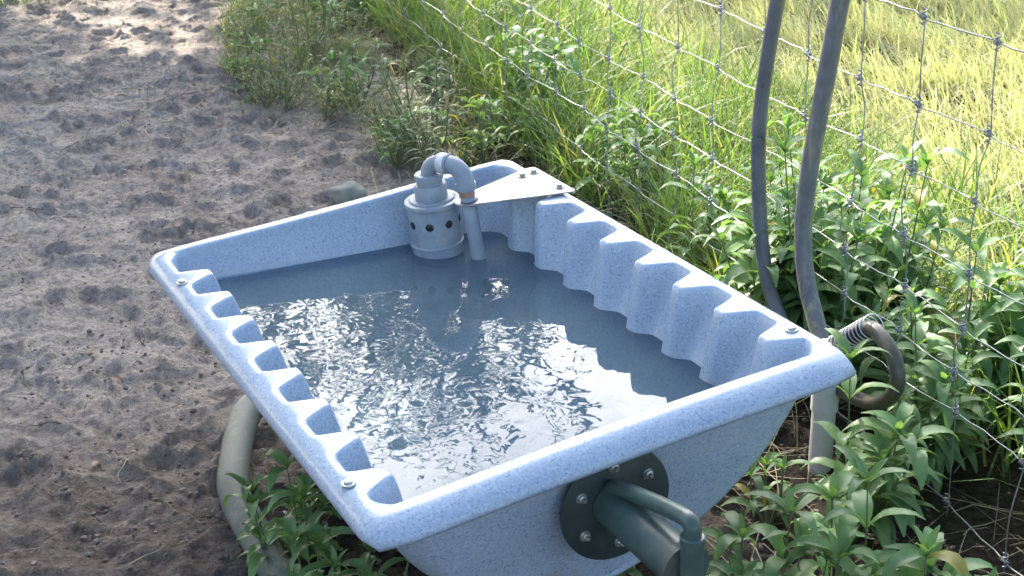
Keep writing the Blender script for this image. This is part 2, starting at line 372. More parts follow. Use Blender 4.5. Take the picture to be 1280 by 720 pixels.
# ------------------------------------------------------------------ the trough
TILT = R_(-5.5)
W2, L2 = .4040, .591
LOBES = [.415 - .1215 * k for k in range(8)]            # centres of the ribs' far flanks
def lobe(y):                                            # 0 in a hollow, 1 on a rib
    best = 0.0
    for c in LOBES:
        q = (c + .0185 - y) / .021 if y > c - .003 else (1 if y > c - .019 else (y - (c - .058)) / .036); q = min(max(q, 0), 1); best = max(best, q * q * (3 - 2 * q))
    return best
def prof_hw(z):                                         # half width of the shell at height z (inside the hollows)
    P = [(.03, .364), (-.02, .350), (-.07, .331), (-.13, .300), (-.18, .258), (-.225, .205), (-.262, .14), (-.285, .07), (-.292, 0)]
    for (z0, w0), (z1, w1) in zip(P, P[1:]):
        if z <= z0 and z >= z1: return w0 + (w1 - w0) * (z0 - z) / (z0 - z1)
    return .362
def shell():
    # cross-section heights from the rim down to the keel
    zs = [.030, .0285, .025, .019, .010, -.005, -.025, -.05, -.08, -.11, -.14, -.165, -.19, -.21, -.23, -.247, -.262, -.274, -.283, -.289, -.292]
    ystn = [-.535, -.5345, -.533, -.530, -.525] + list(np.arange(-.5175, .518, .00345)) + [.525, .530, .533, .5345, .535]
    ystn = np.array(ystn)
    def section(y, inset):      # right half from outer lip to keel, x >= 0
        lb = lobe(y); P = []
        bow = 0
        P += [(W2 - .003, -.004), (W2, .002), (W2 - .0025, .012), (W2 - .009, .022), (W2 - .018, .0285), (W2 - .026, .031)]
        for k, z in enumerate(zs):
            fade = 1 / (1 + math.exp((-z - .175) / .022))
            hw = prof_hw(z)
            # ribs stand straight while the hollow tapers
            rib = max(hw - .046, min(.318, hw + .02) - .0) if z > -.1 else hw - .046 * 1.0
            t = min(max((.03 - z) / .13, 0), 1)
            ribx = .313 * (1 - t) + .288 * t
            if z < -.10: ribx = min(.288, hw - .012)
            ribx = min(ribx, hw)
            x = hw + (ribx - hw) * lb * fade
            if z > .0285: x += .0055
            elif z > .024: x += .0022
            elif z > .018: x += .0006
            P.append((x, z))
        return P
    rows = []
    for y in ystn:
        P = section(y, 0)
        # the round corner between side wall and end wall
        e = max(abs(y) - .490, 0) / .045
        k = math.sqrt(max(0, 1 - min(e, 1) ** 2)) if e < 1 else 0
        row = []
        for i, (x, z) in enumerate(P):
            if i >= 7: x = x - (1 - k) * min(.042, x)
            row.append((x, y, z))
        left = [(-x, y_, z) for x, y_, z in row[:-1]]
        rows.append(row[::1] + left[::-1])
    return np.array(rows), len(zs)
def build_trough():
    root = empty('water_trough', (0, 0, GZ), (0, TILT, 0),
                 'speckled light blue plastic trough, tilted, with ribbed long sides, full of water', 'trough')
    rows, nz = shell(); ny, nc, _ = rows.shape
    hs = (nc + 1) // 2
    mb = MB()
    # side walls and belly; the wall's end stations stop at the end walls. Points 0..5 lip, 6.. wall
    R = rows.copy()
    # end walls taper towards the keel: squeeze y with depth
    def tapery(y, z): return y * (1 - .16 * np.clip(-z / .29, 0, 1) ** 1.1)
    R[:, :, 1] = np.where(np.arange(nc)[None, :] * 0 + 1 > 0, tapery(R[:, :, 1], np.minimum(R[:, :, 2], 0)), R[:, :, 1])
    # rim corners: lip keeps its full length
    I = np.arange(ny * nc).reshape(ny, nc)
    F = [(I[a, b], I[a + 1, b], I[a + 1, b + 1], I[a, b + 1]) for a in range(ny - 1) for b in range(nc - 1)]
    # end walls: ladders between mirrored points of the last stations
    V = R.reshape(-1, 3).tolist()
    nseg = 14
    for st, sgn in ((0, -1), (ny - 1, 1)):
        grid = []
        for i in range(6, hs):
            a = R[st, i]; b = R[st, nc - 1 - i]
            if i == hs - 1: grid.append([I[st, i]] * (nseg + 1)); continue
            ids = [I[st, i]]
            for k in range(1, nseg):
                t = k / nseg; p = a * (1 - t) + b * t
                p = p.copy(); p[1] -= sgn * .010 * math.sin(math.pi * t) * (1 if a[2] > -.05 else .6)
                V.append(p.tolist()); ids.append(len(V) - 1)
            ids.append(I[st, nc - 1 - i]); grid.append(ids)
        for r0, r1 in zip(grid, grid[1:]):
            for k in range(nseg):
                f = [r0[k], r0[k + 1], r1[k + 1], r1[k]]; g = []
                for q in f:
                    if q not in g: g.append(q)
                if len(g) > 2: F.append(tuple(g if sgn < 0 else g[::-1]))
        # end rim: from the wall's top edge out and over the lip
        top = grid[0]; prof = [(.012, .0315), (.025, .0302), (.038, .0240), (.0495, .0135), (.0565, .002), (.055, -.006)]
        prev = top
        lipL = [I[st, j] for j in range(5, -1, -1)]; lipR = [I[st, nc - 1 - j] for j in range(5, -1, -1)]
        for q, (dy, z) in enumerate(prof):
            ids = []
            for k in range(nseg + 1):
                t = k / nseg
                xa = np.interp(q, range(6), [.375, .384, .394, .401, .4050, .402]); x = xa * (1 - 2 * t)
                yb = (.537 + dy) - .010 * math.sin(math.pi * t)
                V.append([x, sgn * yb, z]); ids.append(len(V) - 1)
            for k in range(nseg):
                f = (prev[k], prev[k + 1], ids[k + 1], ids[k]); F.append(f if sgn > 0 else f[::-1])
            # close the corner towards the long side's lip
            for lip, col in ((lipL, 0), (lipR, nseg)):
                a0 = I[st, 6] if (q == 0 and col == 0) else (I[st, nc - 7] if q == 0 else lip[q - 1])
                f = [a0, prev[col], ids[col], lip[q]]; g = []
                for z_ in f:
                    if z_ not in g: g.append(z_)
                if len(g) > 2: F.append(tuple(g if (col == 0) == (sgn < 0) else g[::-1]))
            prev = ids
    mb.add(np.array(V), F)
    o = mb.build('shell', M['trough'], root)
    bpy.context.view_layer.objects.active = o
    import bmesh
    bm = bmesh.new(); bm.from_mesh(o.data); bmesh.ops.remove_doubles(bm, verts=bm.verts, dist=.0002)
    bmesh.ops.recalc_face_normals(bm, faces=bm.faces); bm.to_mesh(o.data); bm.free()
    # which way do the normals point? make the thickness grow outwards/downwards
    me = o.data; c = [p for p in me.polygons if p.center.z < -.28]
    up = sum(p.normal.z for p in c)
    s = o.modifiers.new('thick', 'SOLIDIFY'); s.thickness = .007; s.offset = -1 if up > 0 else 1; s.use_rim = True
    sm = o.modifiers.new('soft', 'SMOOTH'); sm.iterations = 5; sm.factor = .42
    for poly in me.polygons: poly.use_smooth = True
    # rim bolts with washers
    for k, (x, y) in enumerate([(-.377, .377), (-.377, -.452), (.367, -.455), ]):
        b = MB(); b.lathe([(.0105, 0), (.0105, .0018), (.0100, .0024), (.0070, .0024), (.0068, .0048), (.005, .0062), (0, .0065)], (x, y, .0305), 20)
        b.build('rim_bolt', M['zinc'], root, auto=40)
    # flange of the pivot on the near end wall
    A = R_(90); Mx = ((1, 0, 0), (0, 0, -1), (0, 1, 0))          # lathe axis z -> -y
    yf = -.538
    Mx = np.array([[1, 0, 0], [0, 0, -1], [0, 1, 0]], float)
    fl = MB(); fl.lathe([(.090, 0), (.0902, .001), (.0902, .0055), (.0895, .006), (0, .006)], (-.015, -.5375, -.095), 64, Mx)
    fo = fl.build('flange', M['dark_steel'], root, auto=40)
    for a in (30, 90, 150, 210, 270, 330):
        bx, bz = -.015 + .064 * math.cos(R_(a)), -.095 + .064 * math.sin(R_(a))
        b = MB(); b.lathe([(.0085, 0), (.0085, .0016), (.0062, .0016), (.0062, .0062), (.0052, .007), (.0034, .007), (.0034, .011), (.0028, .012), (0, .012)], (bx, -.5435, bz), 6 * 4, Mx)
        b.build('flange_bolt', M['zinc'], fo, auto=40)
    return root
trough = build_trough()

# water surface: level, inside the tilted shell
def water():
    zw = GZ - .067
    c, s = math.cos(-TILT), math.sin(-TILT)      # world x = x c - z s ; z = x s + z c  (trough frame rotated by -5.5 about y)
    def edge(sign, y):
        # find the local point on the wall whose world height is zw
        z = -.067
        for _ in range(30):
            lb = lobe(y); hw = prof_hw(z); t = min(max((.03 - z) / .13, 0), 1); ribx = min(.313 * (1 - t) + .288 * t, hw)
            e = max(abs(y) / (1 - .16 * max(-z, 0) / .29) - .490, 0) / .045; k = math.sqrt(max(0, 1 - min(e, 1) ** 2))
            x = hw + (ribx - hw) * lb - (1 - k) * .042; x = sign * (x + .003)
            z = (-.067 - x * s) / c
        return x * c - z * s
    V = []; F = []; yl = np.arange(-.5175, .5180, .0055); n = 24
    for y in yl:
        yy = y
        a, b = edge(-1, yy), edge(1, yy)
        for k in range(n + 1): V.append((a + (b - a) * k / n, yy * .985, zw))
    for j in range(len(yl) - 1):
        for k in range(n):
            i = j * (n + 1) + k; F.append((i, i + 1, i + n + 2, i + n + 1))
    o = quads(V, F, 'water', M['water']); tag(o, kind='structure')
water()

# ------------------------------------------------------------------ float valve hung on the rim (built in the trough's tilt)
def float_valve():
    root = empty('float_valve', (0, 0, GZ), (0, TILT, 0),
                 'grey plastic float cup with twin elbows on a flat metal bracket', 'float valve')
    cx, cy = .160, .448
    cup = MB(); seg = 48; r0 = .0535
    def ring(r, z): 
        an = np.arange(seg) / seg * 2 * np.pi; return np.stack([cx + r * np.cos(an), cy + r * np.sin(an), np.full(seg, z)], 1)
    # tube wall with round vent holes left open: rows of quads, hole rows cut by shape
    zz = [-.20, -.060, -.058, -.055, -.053, .0, .022, .026, .030, .034]
    rr = [.052, .052, .0548, .0548, .052, .0525, .053, .056, .0565, .0555]
    V = np.concatenate([ring(r, z - .005) for r, z in zip(rr, zz)]); F = []
    for i in range(len(zz) - 1):
        for k in range(seg):
            k2 = (k + 1) % seg; F.append((i * seg + k, i * seg + k2, (i + 1) * seg + k2, (i + 1) * seg + k))
    cup.add(V, F); cup.lathe([(.0555, .029), (.048, .0305), (.047, .026), (0, .026)], (cx, cy, 0), seg)
    co = cup.build('cup', M['pvc'], root, auto=35)
    for a in np.arange(8) * 45 + 10:
        h = MB(); ca, sa = math.cos(R_(a)), math.sin(R_(a))
        Mh = np.array([[-sa, 0, ca], [ca, 0, sa], [0, 1, 0]])
        h.lathe([(.0085, 0), (.0080, .0011), (0, .0006)], (cx + .0518 * ca, cy + .0518 * sa, -.012), 20, Mh)
        h.build('vent_hole', M['black'], co)
    lid = MB()
    lid.lathe([(.046, .0262), (.046, .032), (.044, .034), (.033, .034), (.033, .060), (.031, .063), (.026, .063), (.0265, .073), (.029, .074), (.029, .083), (.027, .085), (.018, .085), (0, .085)], (cx, cy, 0), 40)
    lid.build('cap', M['pvc'], root, auto=35)
    px, py = .205, .372
    d = np.array([px - cx, py - cy]); Ld = np.linalg.norm(d); d /= Ld
    zt = .108
    def elbow(p0, p1, p2, r, name):
        P = np.array([p0, p1, p2], float); t = np.linspace(0, 1, 12)[:, None]
        C = (1 - t) ** 2 * P[0] + 2 * t * (1 - t) * P[1] + t ** 2 * P[2]
        e = MB(); e.tube(C, r, 24)
        for a, b in ((C[0], C[1]), (C[-1], C[-2])):
            u = (b - a) / np.linalg.norm(b - a); e.tube([a - u * .003, a + u * .010], r * 1.13, 24)
        return e.build(name, M['pvc'], root, auto=40)
    A3 = lambda s, z: (cx + d[0] * s, cy + d[1] * s, z)
    elbow(A3(0, .076), A3(0, .110), A3(Ld * .42, .110), .0160, 'elbow')
    elbow(A3(Ld * .50, .110), A3(Ld, .112), A3(Ld, .064), .0180, 'elbow')
    pp = MB(); pp.tube([A3(Ld * .38, .110), A3(Ld * .56, .1105)], .0208, 24); pp.build('coupling', M['pvcw'], root, auto=40)
    cc = MB(); cc.tube([(px, py, .066), (px, py, .048)], .0158, 24); cc.build('collar', M['brass'], root, auto=40)
    dp = MB(); dp.tube([(px, py, .050), (px + .004, py - .002, -.02), (px + .008, py - .003, -.09), (px + .012, py - .005, -.17)], .0148, 24); dp.build('drop_pipe', M['pvc'], root)
    # bracket: rounded tongue with the pipe, widening to the rim
    out = []
    for a in np.linspace(225, 45 + 20, 12): out.append((px + .026 * math.cos(R_(a)), py + .026 * math.sin(R_(a))))
    out = [(px - .022, py + .016), (px - .028, py), (px - .022, py - .018), (px - .008, py - .028), (px + .010, py - .030),
           (.350, .288), (.390, .272), (.396, .280), (.396, .445), (.388, .452), (.372, .452), (.225, .410)]
    th = .003; z0 = .0345; n = len(out)
    V = [(x, y, z0) for x, y in out] + [(x, y, z0 + th) for x, y in out]
    b = MB(); b.add(V, [tuple(range(n - 1, -1, -1)), tuple(range(n, 2 * n))] + [(k, (k + 1) % n, n + (k + 1) % n, n + k) for k in range(n)])
    bo = b.build('bracket', M['plate'], root, smooth=False, bevel=.0008)
    hh = MB(); hh.lathe([(.0175, 0), (.0175, .0006), (0, .0006)], (px + .003, py - .001, z0 + th), 24); hh.build('pipe_hole', M['black'], bo)
    for x, y in ((.378, .418), (.350, .415), (.378, .31)):
        q = MB(); q.lathe([(.0095, 0), (.0095, .0018), (.0062, .0018), (.0062, .0065), (.005, .0075), (0, .0075)], (x, y, z0 + th), 6 if x < .35 else 24); q.build('bracket_bolt', M['zinc'], bo, auto=35)
    return root
float_valve()

# ------------------------------------------------------------------ stand carrying the pivot
def stand():
    root = empty('trough_stand', (0, 0, 0), (0, 0, 0), 'green painted steel pipe stand under the trough with a thick round pivot sleeve', 'trough stand')
    pts = [onz(u, v, .035)[:2] for u, v in [(309, 517), (292, 590), (297, 627), (318, 667), (352, 720)]]
    e = pts[-1]
    path = [(.02, .70, .035), (-.12, .66, .035)] + [(p[0], p[1], .036) for p in pts] + [(e[0] + .03, e[1] - .12, .035), (e[0] + .10, e[1] - .32, .035), (-.17, -.62, .035), (-.02, -.76, .035)]
    b = MB(); b.tube(spline(path, 8), .031, 28); b.build('base_pipe', M['grey_pipe'], root)
    for y, nm in ((-.748, 'near'), (.70, 'far')):
        p = MB(); p.tube([(-.013, y, .03), (-.013, y, GZ - .038)], .0158, 28)
        p.lathe([(.0172, 0), (.0172, .010), (.0155, .0115), (.0128, .0115)], (-.013, y, GZ - .046), 28)
        p.build('post', M['green_steel'], root, auto=40)
    s = MB(); s.tube([(-.013, -.546, GZ - .092), (-.013, -.735, GZ - .092)], .0335, 40)
    s.tube([(-.013, -.722, GZ - .092), (-.013, -.737, GZ - .092)], .0365, 40)
    s.build('pivot_sleeve', M['green_steel'], root, auto=40)
    s2 = MB(); s2.tube([(-.015, .56, GZ - .100), (-.015, .70, GZ - .100)], .035, 32); s2.build('pivot_sleeve', M['green_steel'], root, auto=40)
    P = spline([(-.022, -.5455, GZ - .076), (-.018, -.562, GZ - .056), (-.014, -.64, GZ - .036), (-.013, -.715, GZ - .019), (-.013, -.742, GZ - .018), (-.013, -.748, GZ - .034), (-.013, -.748, GZ - .07)], 6)
    a = MB(); a.tube(P, .0122, 20); a.build('bent_rod', M['green_steel'], root)
stand()

# ------------------------------------------------------------------ pipes and hose beside the fence
def plane_pt(u, v, off):
    d = CR * (u - 640) / FPX - CU * (v - 360) / FPX + CF; n = np.array([FN[0], FN[1], 0]); P0 = fence_pt(0, 0, off)
    return CP + d * (((P0 - CP) @ n) / (d @ n))
def pipes():
    P = [plane_pt(u, v, -.06) for u, v in [(984, -70), (972, 0), (960, 70), (950, 145), (948, 215), (951, 290), (959, 350), (976, 400), (1002, 450)]]
    P = [P[0] + (P[0] - P[1]) * 3] + P
    b = MB(); b.tube(spline(P, 6), .0158, 20); o = b.build('poly_pipe', M['poly'], None)
    tag(o, 'dark grey water pipe behind the trough, left one of the pair', 'pipe', 'water pipes standing at the fence')
    P = [plane_pt(u, v, -.07) for u, v in [(1064, -70), (1050, 0), (1035, 85), (1021, 160), (1010, 225), (1004, 290), (1008, 350), (1021, 405), (1036, 460)]]
    P = [P[0] + (P[0] - P[1]) * 3] + P
    b = MB(); b.tube(spline(P, 6), .0182, 20); o = b.build('poly_pipe', M['poly_worn'], None)
    tag(o, 'scuffed grey water pipe with a worn pale side, right one of the pair', 'pipe', 'water pipes standing at the fence')
    base = onz(1025, 578, 0)
    p = MB(); p.tube([base + (0, 0, -.05), base + (.0, 0, .25)], .0235, 28)
    p.tube([base + (.0, 0, .120), base + (.0, 0, .26)], .0268, 28)
    o = p.build('standpipe', M['pvcw'], None, auto=40); tag(o, 'short white plastic pipe with a collar under the right corner of the rim', 'pipe')
    root = empty('hose', tuple(plane_pt(1045, 430, -.09)), (0, 0, 0), 'muddy looped hose with a coiled wire spring at its end, right of the trough corner', 'hose')
    org = np.array(root.location)
    P = [plane_pt(u, v, -.09) for u, v in [(1046, 430), (1066, 420), (1088, 410), (1107, 428), (1120, 455), (1121, 482), (1108, 500), (1085, 503), (1060, 492), (1035, 476), (1015, 462)]]
    h = MB(); h.tube(spline(P, 8) - org, .0145, 20); h.build('hose_tube', M['hose'], root)
    a = plane_pt(1042, 432, -.09); c = plane_pt(1093, 407, -.09); ax = c - a; Lx = np.linalg.norm(ax); ax /= Lx
    k = MB(); k.tube(np.array([a, a + ax * Lx * .8]) - org, .0168, 20); k.build('hose_cuff', M['black'], root)
    n1 = np.cross(ax, (0, 0, 1)); n1 /= np.linalg.norm(n1); n2 = np.cross(ax, n1)
    t = np.linspace(0, 1, 300); tw = t * 2 * np.pi * 11
    rad = .0185 + .004 * t
    Q = a + ax * (t * Lx)[:, None] + rad[:, None] * (np.cos(tw)[:, None] * n1 + np.sin(tw)[:, None] * n2) - org
    s = MB(); s.tube(Q, .0014, 8); s.build('spring', M['spring'], root)
    # dark hose end hanging behind the left pipe
    Pd = [plane_pt(u, v, -.02) for u, v in [(985, 318), (972, 330), (955, 342), (945, 362), (942, 395), (948, 430)]]
    d = MB(); d.tube(spline(Pd, 6), .012, 16); o = d.build('rubber_hose', M['black'], None); tag(o, 'thin black rubber hose curving down behind the left water pipe', 'hose')
pipes()

# ------------------------------------------------------------------ wire fence
def fence():
    root = empty('wire_fence', tuple(fence_pt(0, 0)), (0, 0, math.atan2(-FD[0], FD[1])), 'galvanised stock fence of knotted wires running along the grass behind the trough', 'fence')
    org = fence_pt(0, 0)
    ca, sa = math.cos(-root.rotation_euler.z), math.sin(-root.rotation_euler.z)
    def loc(P):
        P = np.asarray(P) - org; return np.stack([P[:, 0] * ca - P[:, 1] * sa, P[:, 0] * sa + P[:, 1] * ca, P[:, 2]], 1)
    st = [-2.6, -2.35, -2.1, -1.85, -1.6, -1.38, -1.15, -.93, -.71, -.50, -.30, -.12, .083, .284, .486, .687, .89, 1.12, 1.34, 1.57, 1.79, 2.01, 2.24, 2.48, 2.73, 2.98, 3.26, 3.55, 3.85, 4.14, 4.42, 4.7, 5.0, 5.3, 5.6, 5.9, 6.2, 6.5]
    hz = [(.03, .02), (.215, .135), (.305, .262), (.39, .38), (.485, .49), (.618, .62), (.745, .755), (.90, .90)]
    def height(k, t):
        a, b = hz[k]; q = min(max(t / 3.0, 0), 1); return a + (b - a) * q + .006 * math.sin(t * 2.3 + k * 1.7)
    sag = lambda k, t: .006 * math.sin(t * 7.9 + k * 2.1) + .004 * math.sin(t * 19 + k)
    for k in range(8):
        T = np.arange(st[0] - .1, st[-1] + .1, .045)
        P = []
        for t in T:
            j = int(np.argmin([abs(t - q) for q in st])); dd = t - st[j]
            crimp = .006 * math.sin(dd * 2 * math.pi / .12) * math.exp(-(dd / .05) ** 2)
            P.append(fence_pt(t, height(k, t) + crimp, sag(k, t)))
        b = MB(); b.tube(loc(P), .00118 if k not in (0, 7) else .0015, 6); b.build('line_wire', M['wire'], root)
    r = random.Random(3)
    for t in st:
        b = MB(); pts = []
        for k in range(8):
            z = height(k, t); pts.append(fence_pt(t + r.uniform(-.004, .004), z, sag(k, t) + .003))
            if k < 7:
                z2 = height(k + 1, t); pts.append(fence_pt(t + r.uniform(-.010, .010), (z + z2) / 2, sag(k, t) + r.uniform(-.010, .010)))
        pts = [pts[0] - np.array([0, 0, .03])] + pts
        b.tube(loc(spline(pts, 4)), .00125, 6)
        for k in range(8):      # hinge knots: a wrapped coil above and below each crossing
            z = height(k, t); q = np.linspace(0, 1, 26); tw = q * 2 * np.pi * 3.5
            c0 = fence_pt(t, z, sag(k, t) + .002)
            Q = np.stack([c0[0] + .0042 * np.cos(tw), c0[1] + .0042 * np.sin(tw), z - .016 + .032 * q], 1)
            b.tube(loc(Q), .0015, 5)
            Q = np.array([fence_pt(t - .010 + .02 * qq, z + .0045 * math.sin(a), sag(k, t) + .0045 * math.cos(a)) for qq, a in zip(q[::2], tw[::2])])
            b.tube(loc(Q), .0014, 5)
        b.build('stay_wire', M['wire'], root)
fence()

# ------------------------------------------------------------------ grass as blades
def blades(name, X, Y, hgt, wid, lean, mat, label, cat, tintf, seed, zoff=None, curl=1.0, winddir=None, segs=4):
    r = np.random.default_rng(seed); n = len(X)
    az = r.uniform(0, 2 * np.pi, n) if winddir is None else r.normal(winddir, .9, n)
    H = hgt * r.uniform(.55, 1.15, n); Wd = wid * r.uniform(.6, 1.3, n); Ln = lean * r.uniform(.3, 1.5, n)
    tw = r.uniform(0, 2 * np.pi, n); Z0 = np.zeros(n) if zoff is None else zoff
    V = np.zeros((n, (segs + 1), 2, 3), np.float32)
    for s in range(segs + 1):
        t = s / segs
        out = H * Ln * t ** (1.6) * 1.0; up = H * np.sqrt(np.clip(1 - (Ln * .75 * t ** curl) ** 2, .03, 1)) * t
        up = np.where(Ln > 1.1, up * (1 - .35 * t), up)
        x = X + np.cos(az) * out; y = Y + np.sin(az) * out; z = Z0 + up
        ww = Wd * (1 - t ** 2.2) * .5 + .00025
        px = -np.sin(az + .6 * np.sin(tw)) * ww; py = np.cos(az + .6 * np.sin(tw)) * ww
        V[:, s, 0] = np.stack([x - px, y - py, z], -1); V[:, s, 1] = np.stack([x + px, y + py, z + ww * .3], -1)
    B = (np.arange(n) * (segs + 1) * 2)[:, None]
    F = np.concatenate([B + np.array([[2 * s, 2 * s + 1, 2 * s + 3, 2 * s + 2]]) for s in range(segs)], 0)
    tint = np.repeat(tintf(r, n), (segs + 1) * 2)
    o = quads(V.reshape(-1, 3), F, name, mat, tint); tag(o, label, cat, kind='stuff'); return o
def clump(r, n, box, k, spread):        # points gathered in tussocks
    cx = r.uniform(box[0], box[1], k); cy = r.uniform(box[2], box[3], k); i = r.integers(0, k, n)
    return cx[i] + r.normal(0, spread, n), cy[i] + r.normal(0, spread, n)
r = np.random.default_rng(11)
# lush tall grass just beyond the fence
X, Y = clump(r, 60000, (.7, 3.9, -1.2, 7.5), 1500, .055); sdv = fence_side(X, Y)
k = (sdv > -.03) & (sdv < .95) & (Y > .2) & (r.random(len(X)) < np.clip(1.25 - sdv * .7, .1, 1))
k |= (sdv > .15) & (sdv < 1.0) & (Y <= .2) & (r.random(len(X)) < .4)
X, Y = X[k], Y[k]
blades('tall_grass', X, Y, .29, .0055, .85, M['grass'], 'lush dark green long bladed grass standing in the shade along the wire fence', 'grass', lambda r, n: r.random(n), 12)
# pale sunny grass further out
X, Y = clump(r, 120000, (1.5, 5.8, -.8, 8.0), 2600, .07); sdv = fence_side(X, Y); k = (sdv > .60)
X, Y = X[k], Y[k]
blades('pale_grass', X, Y, .17, .0042, 1.15, M['drygrass'], 'sunlit yellow green wispy grass of the paddock beyond the fence', 'grass', lambda r, n: r.random(n), 13, winddir=2.6)
X = r.uniform(1.2, 12, 26000); Y = r.uniform(-3, 16, 26000); k = (fence_side(X, Y) > .8) & ((X > 5.2) | (Y > 7.5) | (Y < -.8)); X, Y = X[k], Y[k]
blades('paddock_grass', X, Y, .22, .012, .9, M['drygrass'], 'yellow green grass farther out in the paddock', 'grass', lambda r, n: r.random(n), 14)
# grass patch at the far left edge of the sand
pc = onz(20, -12, 0)
X = r.normal(pc[0] - .1, .30, 2600); Y = r.normal(pc[1] + .12, .25, 2600); k = Y > 5.35 + (X + .1) * .0; X, Y = X[k], Y[k]
blades('short_grass', X, Y, .10, .005, .9, M['grass'], 'small patch of short green grass at the far left edge of the sand', 'grass', lambda r, n: r.random(n), 15)
# thin dry grass in the weedy border before the fence
X, Y = clump(r, 9000, (.35, 2.0, 1.6, 6.2), 190, .06); sdv = fence_side(X, Y)
edge = -.62 - .18 * np.sin(Y * 2.1) - np.clip((Y - 3.4) * .05, 0, .3)
k = (sdv < .02) & (sdv > edge) & (Y > 2.05); X, Y = X[k], Y[k]
blades('border_grass', X, Y, .16, .0038, 1.0, M['weed_dull'], 'thin dull green and straw coloured grass in the weedy border beside the sand', 'grass', lambda r, n: r.random(n), 16)
X, Y = clump(r, 5200, (.2, 2.0, -.7, 6.2), 260, .09); sdv = fence_side(X, Y)
k = (sdv < .25) & (sdv > -.75) & (r.random(len(X)) < .75); X, Y = X[k], Y[k]
blades('straw_litter', X, Y, .10, .0022, 2.6, M['straw'], 'broken dry straw and stalks littering the soil along the fence', 'straw', lambda r, n: r.random(n), 17, zoff=np.full(len(X), .004))

# ------------------------------------------------------------------ leafy weeds
def leaf(mb, p, az, pitch, L, Wd, droop, tint, rs, roll=0):
    n = 6; cz, sz = math.cos(az), math.sin(az); V = []; x = 0; z = 0; a = pitch; st = L / n
    fold = rs.uniform(.25, .5)
    for i in range(n + 1):
        t = i / n; wv = Wd * (math.sin(math.pi * min(t * .93 + .03, 1)) ** .85) * (1.12 - .45 * t) * .5
        cxx = p[0] + cz * x; cyy = p[1] + sz * x; czz = p[2] + z
        ux = -sz; uy = cz; up = wv * fold + .15 * wv * math.sin(t * 9 + az)
        V += [(cxx - ux * wv, cyy - uy * wv, czz + up + wv * roll), (cxx, cyy, czz), (cxx + ux * wv, cyy + uy * wv, czz + up - wv * roll)]
        x += math.cos(a) * st; z += math.sin(a) * st; a -= droop / n * (1 + t)
    F = []
    for i in range(n):
        b = i * 3; F += [(b, b + 1, b + 4, b + 3), (b + 1, b + 2, b + 5, b + 4)]
    mb.add(V, F, tint)
def make_weed(name, H, nb, seed, Lf=.085, narrow=1.0, mat='weed', spread=.10, dens=1.0):
    rs = random.Random(seed); root = empty(name, (0, 0, 0)); st = MB(); lf = MB()
    for b in range(nb):
        az = rs.uniform(0, 6.28); h = H * (1 if b == 0 else rs.uniform(.55, .95)); sp = spread * (0.3 if b == 0 else rs.uniform(.5, 1.2)) * (H / .3) ** .6
        end = np.array([math.cos(az) * sp, math.sin(az) * sp, h]); mid = end * .5 + np.array([math.cos(az) * sp * .25, math.sin(az) * sp * .25, 0])
        C = spline([(0, 0, -.01), mid * .6, mid + (rs.uniform(-.01, .01), rs.uniform(-.01, .01), 0), end], 5)
        st.tube(C, np.linspace(.0032, .0014, len(C)), 6)
        nn = max(3, int(h / .045 * dens)); rot = rs.uniform(0, 3)
        for i in range(nn):
            t = .18 + .82 * (i + 1) / nn; q = C[min(int(t * (len(C) - 1)), len(C) - 1)]
            top = i >= nn - 2; L = Lf * (rs.uniform(.75, 1.15) if not top else rs.uniform(.8, 1.1)) * (1 if t < .9 else .95)
            cnt = 2 if not top else 3
            for s in range(cnt):
                a = rot + s * 2 * math.pi / cnt + rs.uniform(-.3, .3)
                leaf(lf, q, a, rs.uniform(.2, .8) if not top else rs.uniform(.35, 1.0), L, L * .27 * narrow * rs.uniform(.8, 1.15), rs.uniform(.8, 1.7), rs.random(), rs, rs.uniform(-.3, .3))
            rot += 1.57 if not top else .5
        for s in range(4):   # young leaves of the tip
            leaf(lf, C[-1], rot + s * 1.57, rs.uniform(.9, 1.35), Lf * .45, Lf * .13 * narrow, .5, rs.random() * .85, rs)
    so_ = st.build('stem', M['stem'], root); lo = lf.build('foliage', M[mat], root, attr=True)
    return root
variants = [make_weed('weed_plant', .16, 3, 1, .085), make_weed('weed_plant', .26, 4, 2, .100, 1.1), make_weed('weed_plant', .38, 5, 3, .118, 1.1), make_weed('weed_plant', .52, 6, 4, .10, spread=.13), make_weed('weed_plant', .66, 6, 5, .095, spread=.16),
            make_weed('weed_plant', .11, 3, 6, .06), make_weed('weed_plant', .30, 5, 7, .112, 1.1, spread=.14)]
dull = [make_weed('border_weed', .13, 6, 21, .055, .6, 'weed_dull', .12), make_weed('border_weed', .20, 7, 22, .06, .45, 'weed_dull', .14), make_weed('border_weed', .28, 8, 23, .06, .5, 'weed_dull', .18, 1.2), make_weed('border_weed', .17, 6, 24, .075, .8, 'weed', .12)]
used = set()
def put(proto, x, y, rz, sc, label, group, cat='weed', tilt=0.0):
    if id(proto) not in used: used.add(id(proto)); o = proto
    else:
        o = proto.copy(); S.collection.objects.link(o)
        for ch in proto.children:
            c = ch.copy(); S.collection.objects.link(c); c.parent = o
    o.location = (x, y, gh(x, y) - .004); o.rotation_euler = (tilt * math.cos(rz * 7), tilt * math.sin(rz * 7), rz); o.scale = (sc, sc, sc)
    tag(o, label, cat, group); return o
def put_px(vi, u, v, h, rz, sc, label, group=None, arr=variants, **k):      # crown seen near (u, v), h metres above the soil
    p = onz(u, v, h); return put(arr[vi], p[0], p[1], rz, sc, label, group, **k)

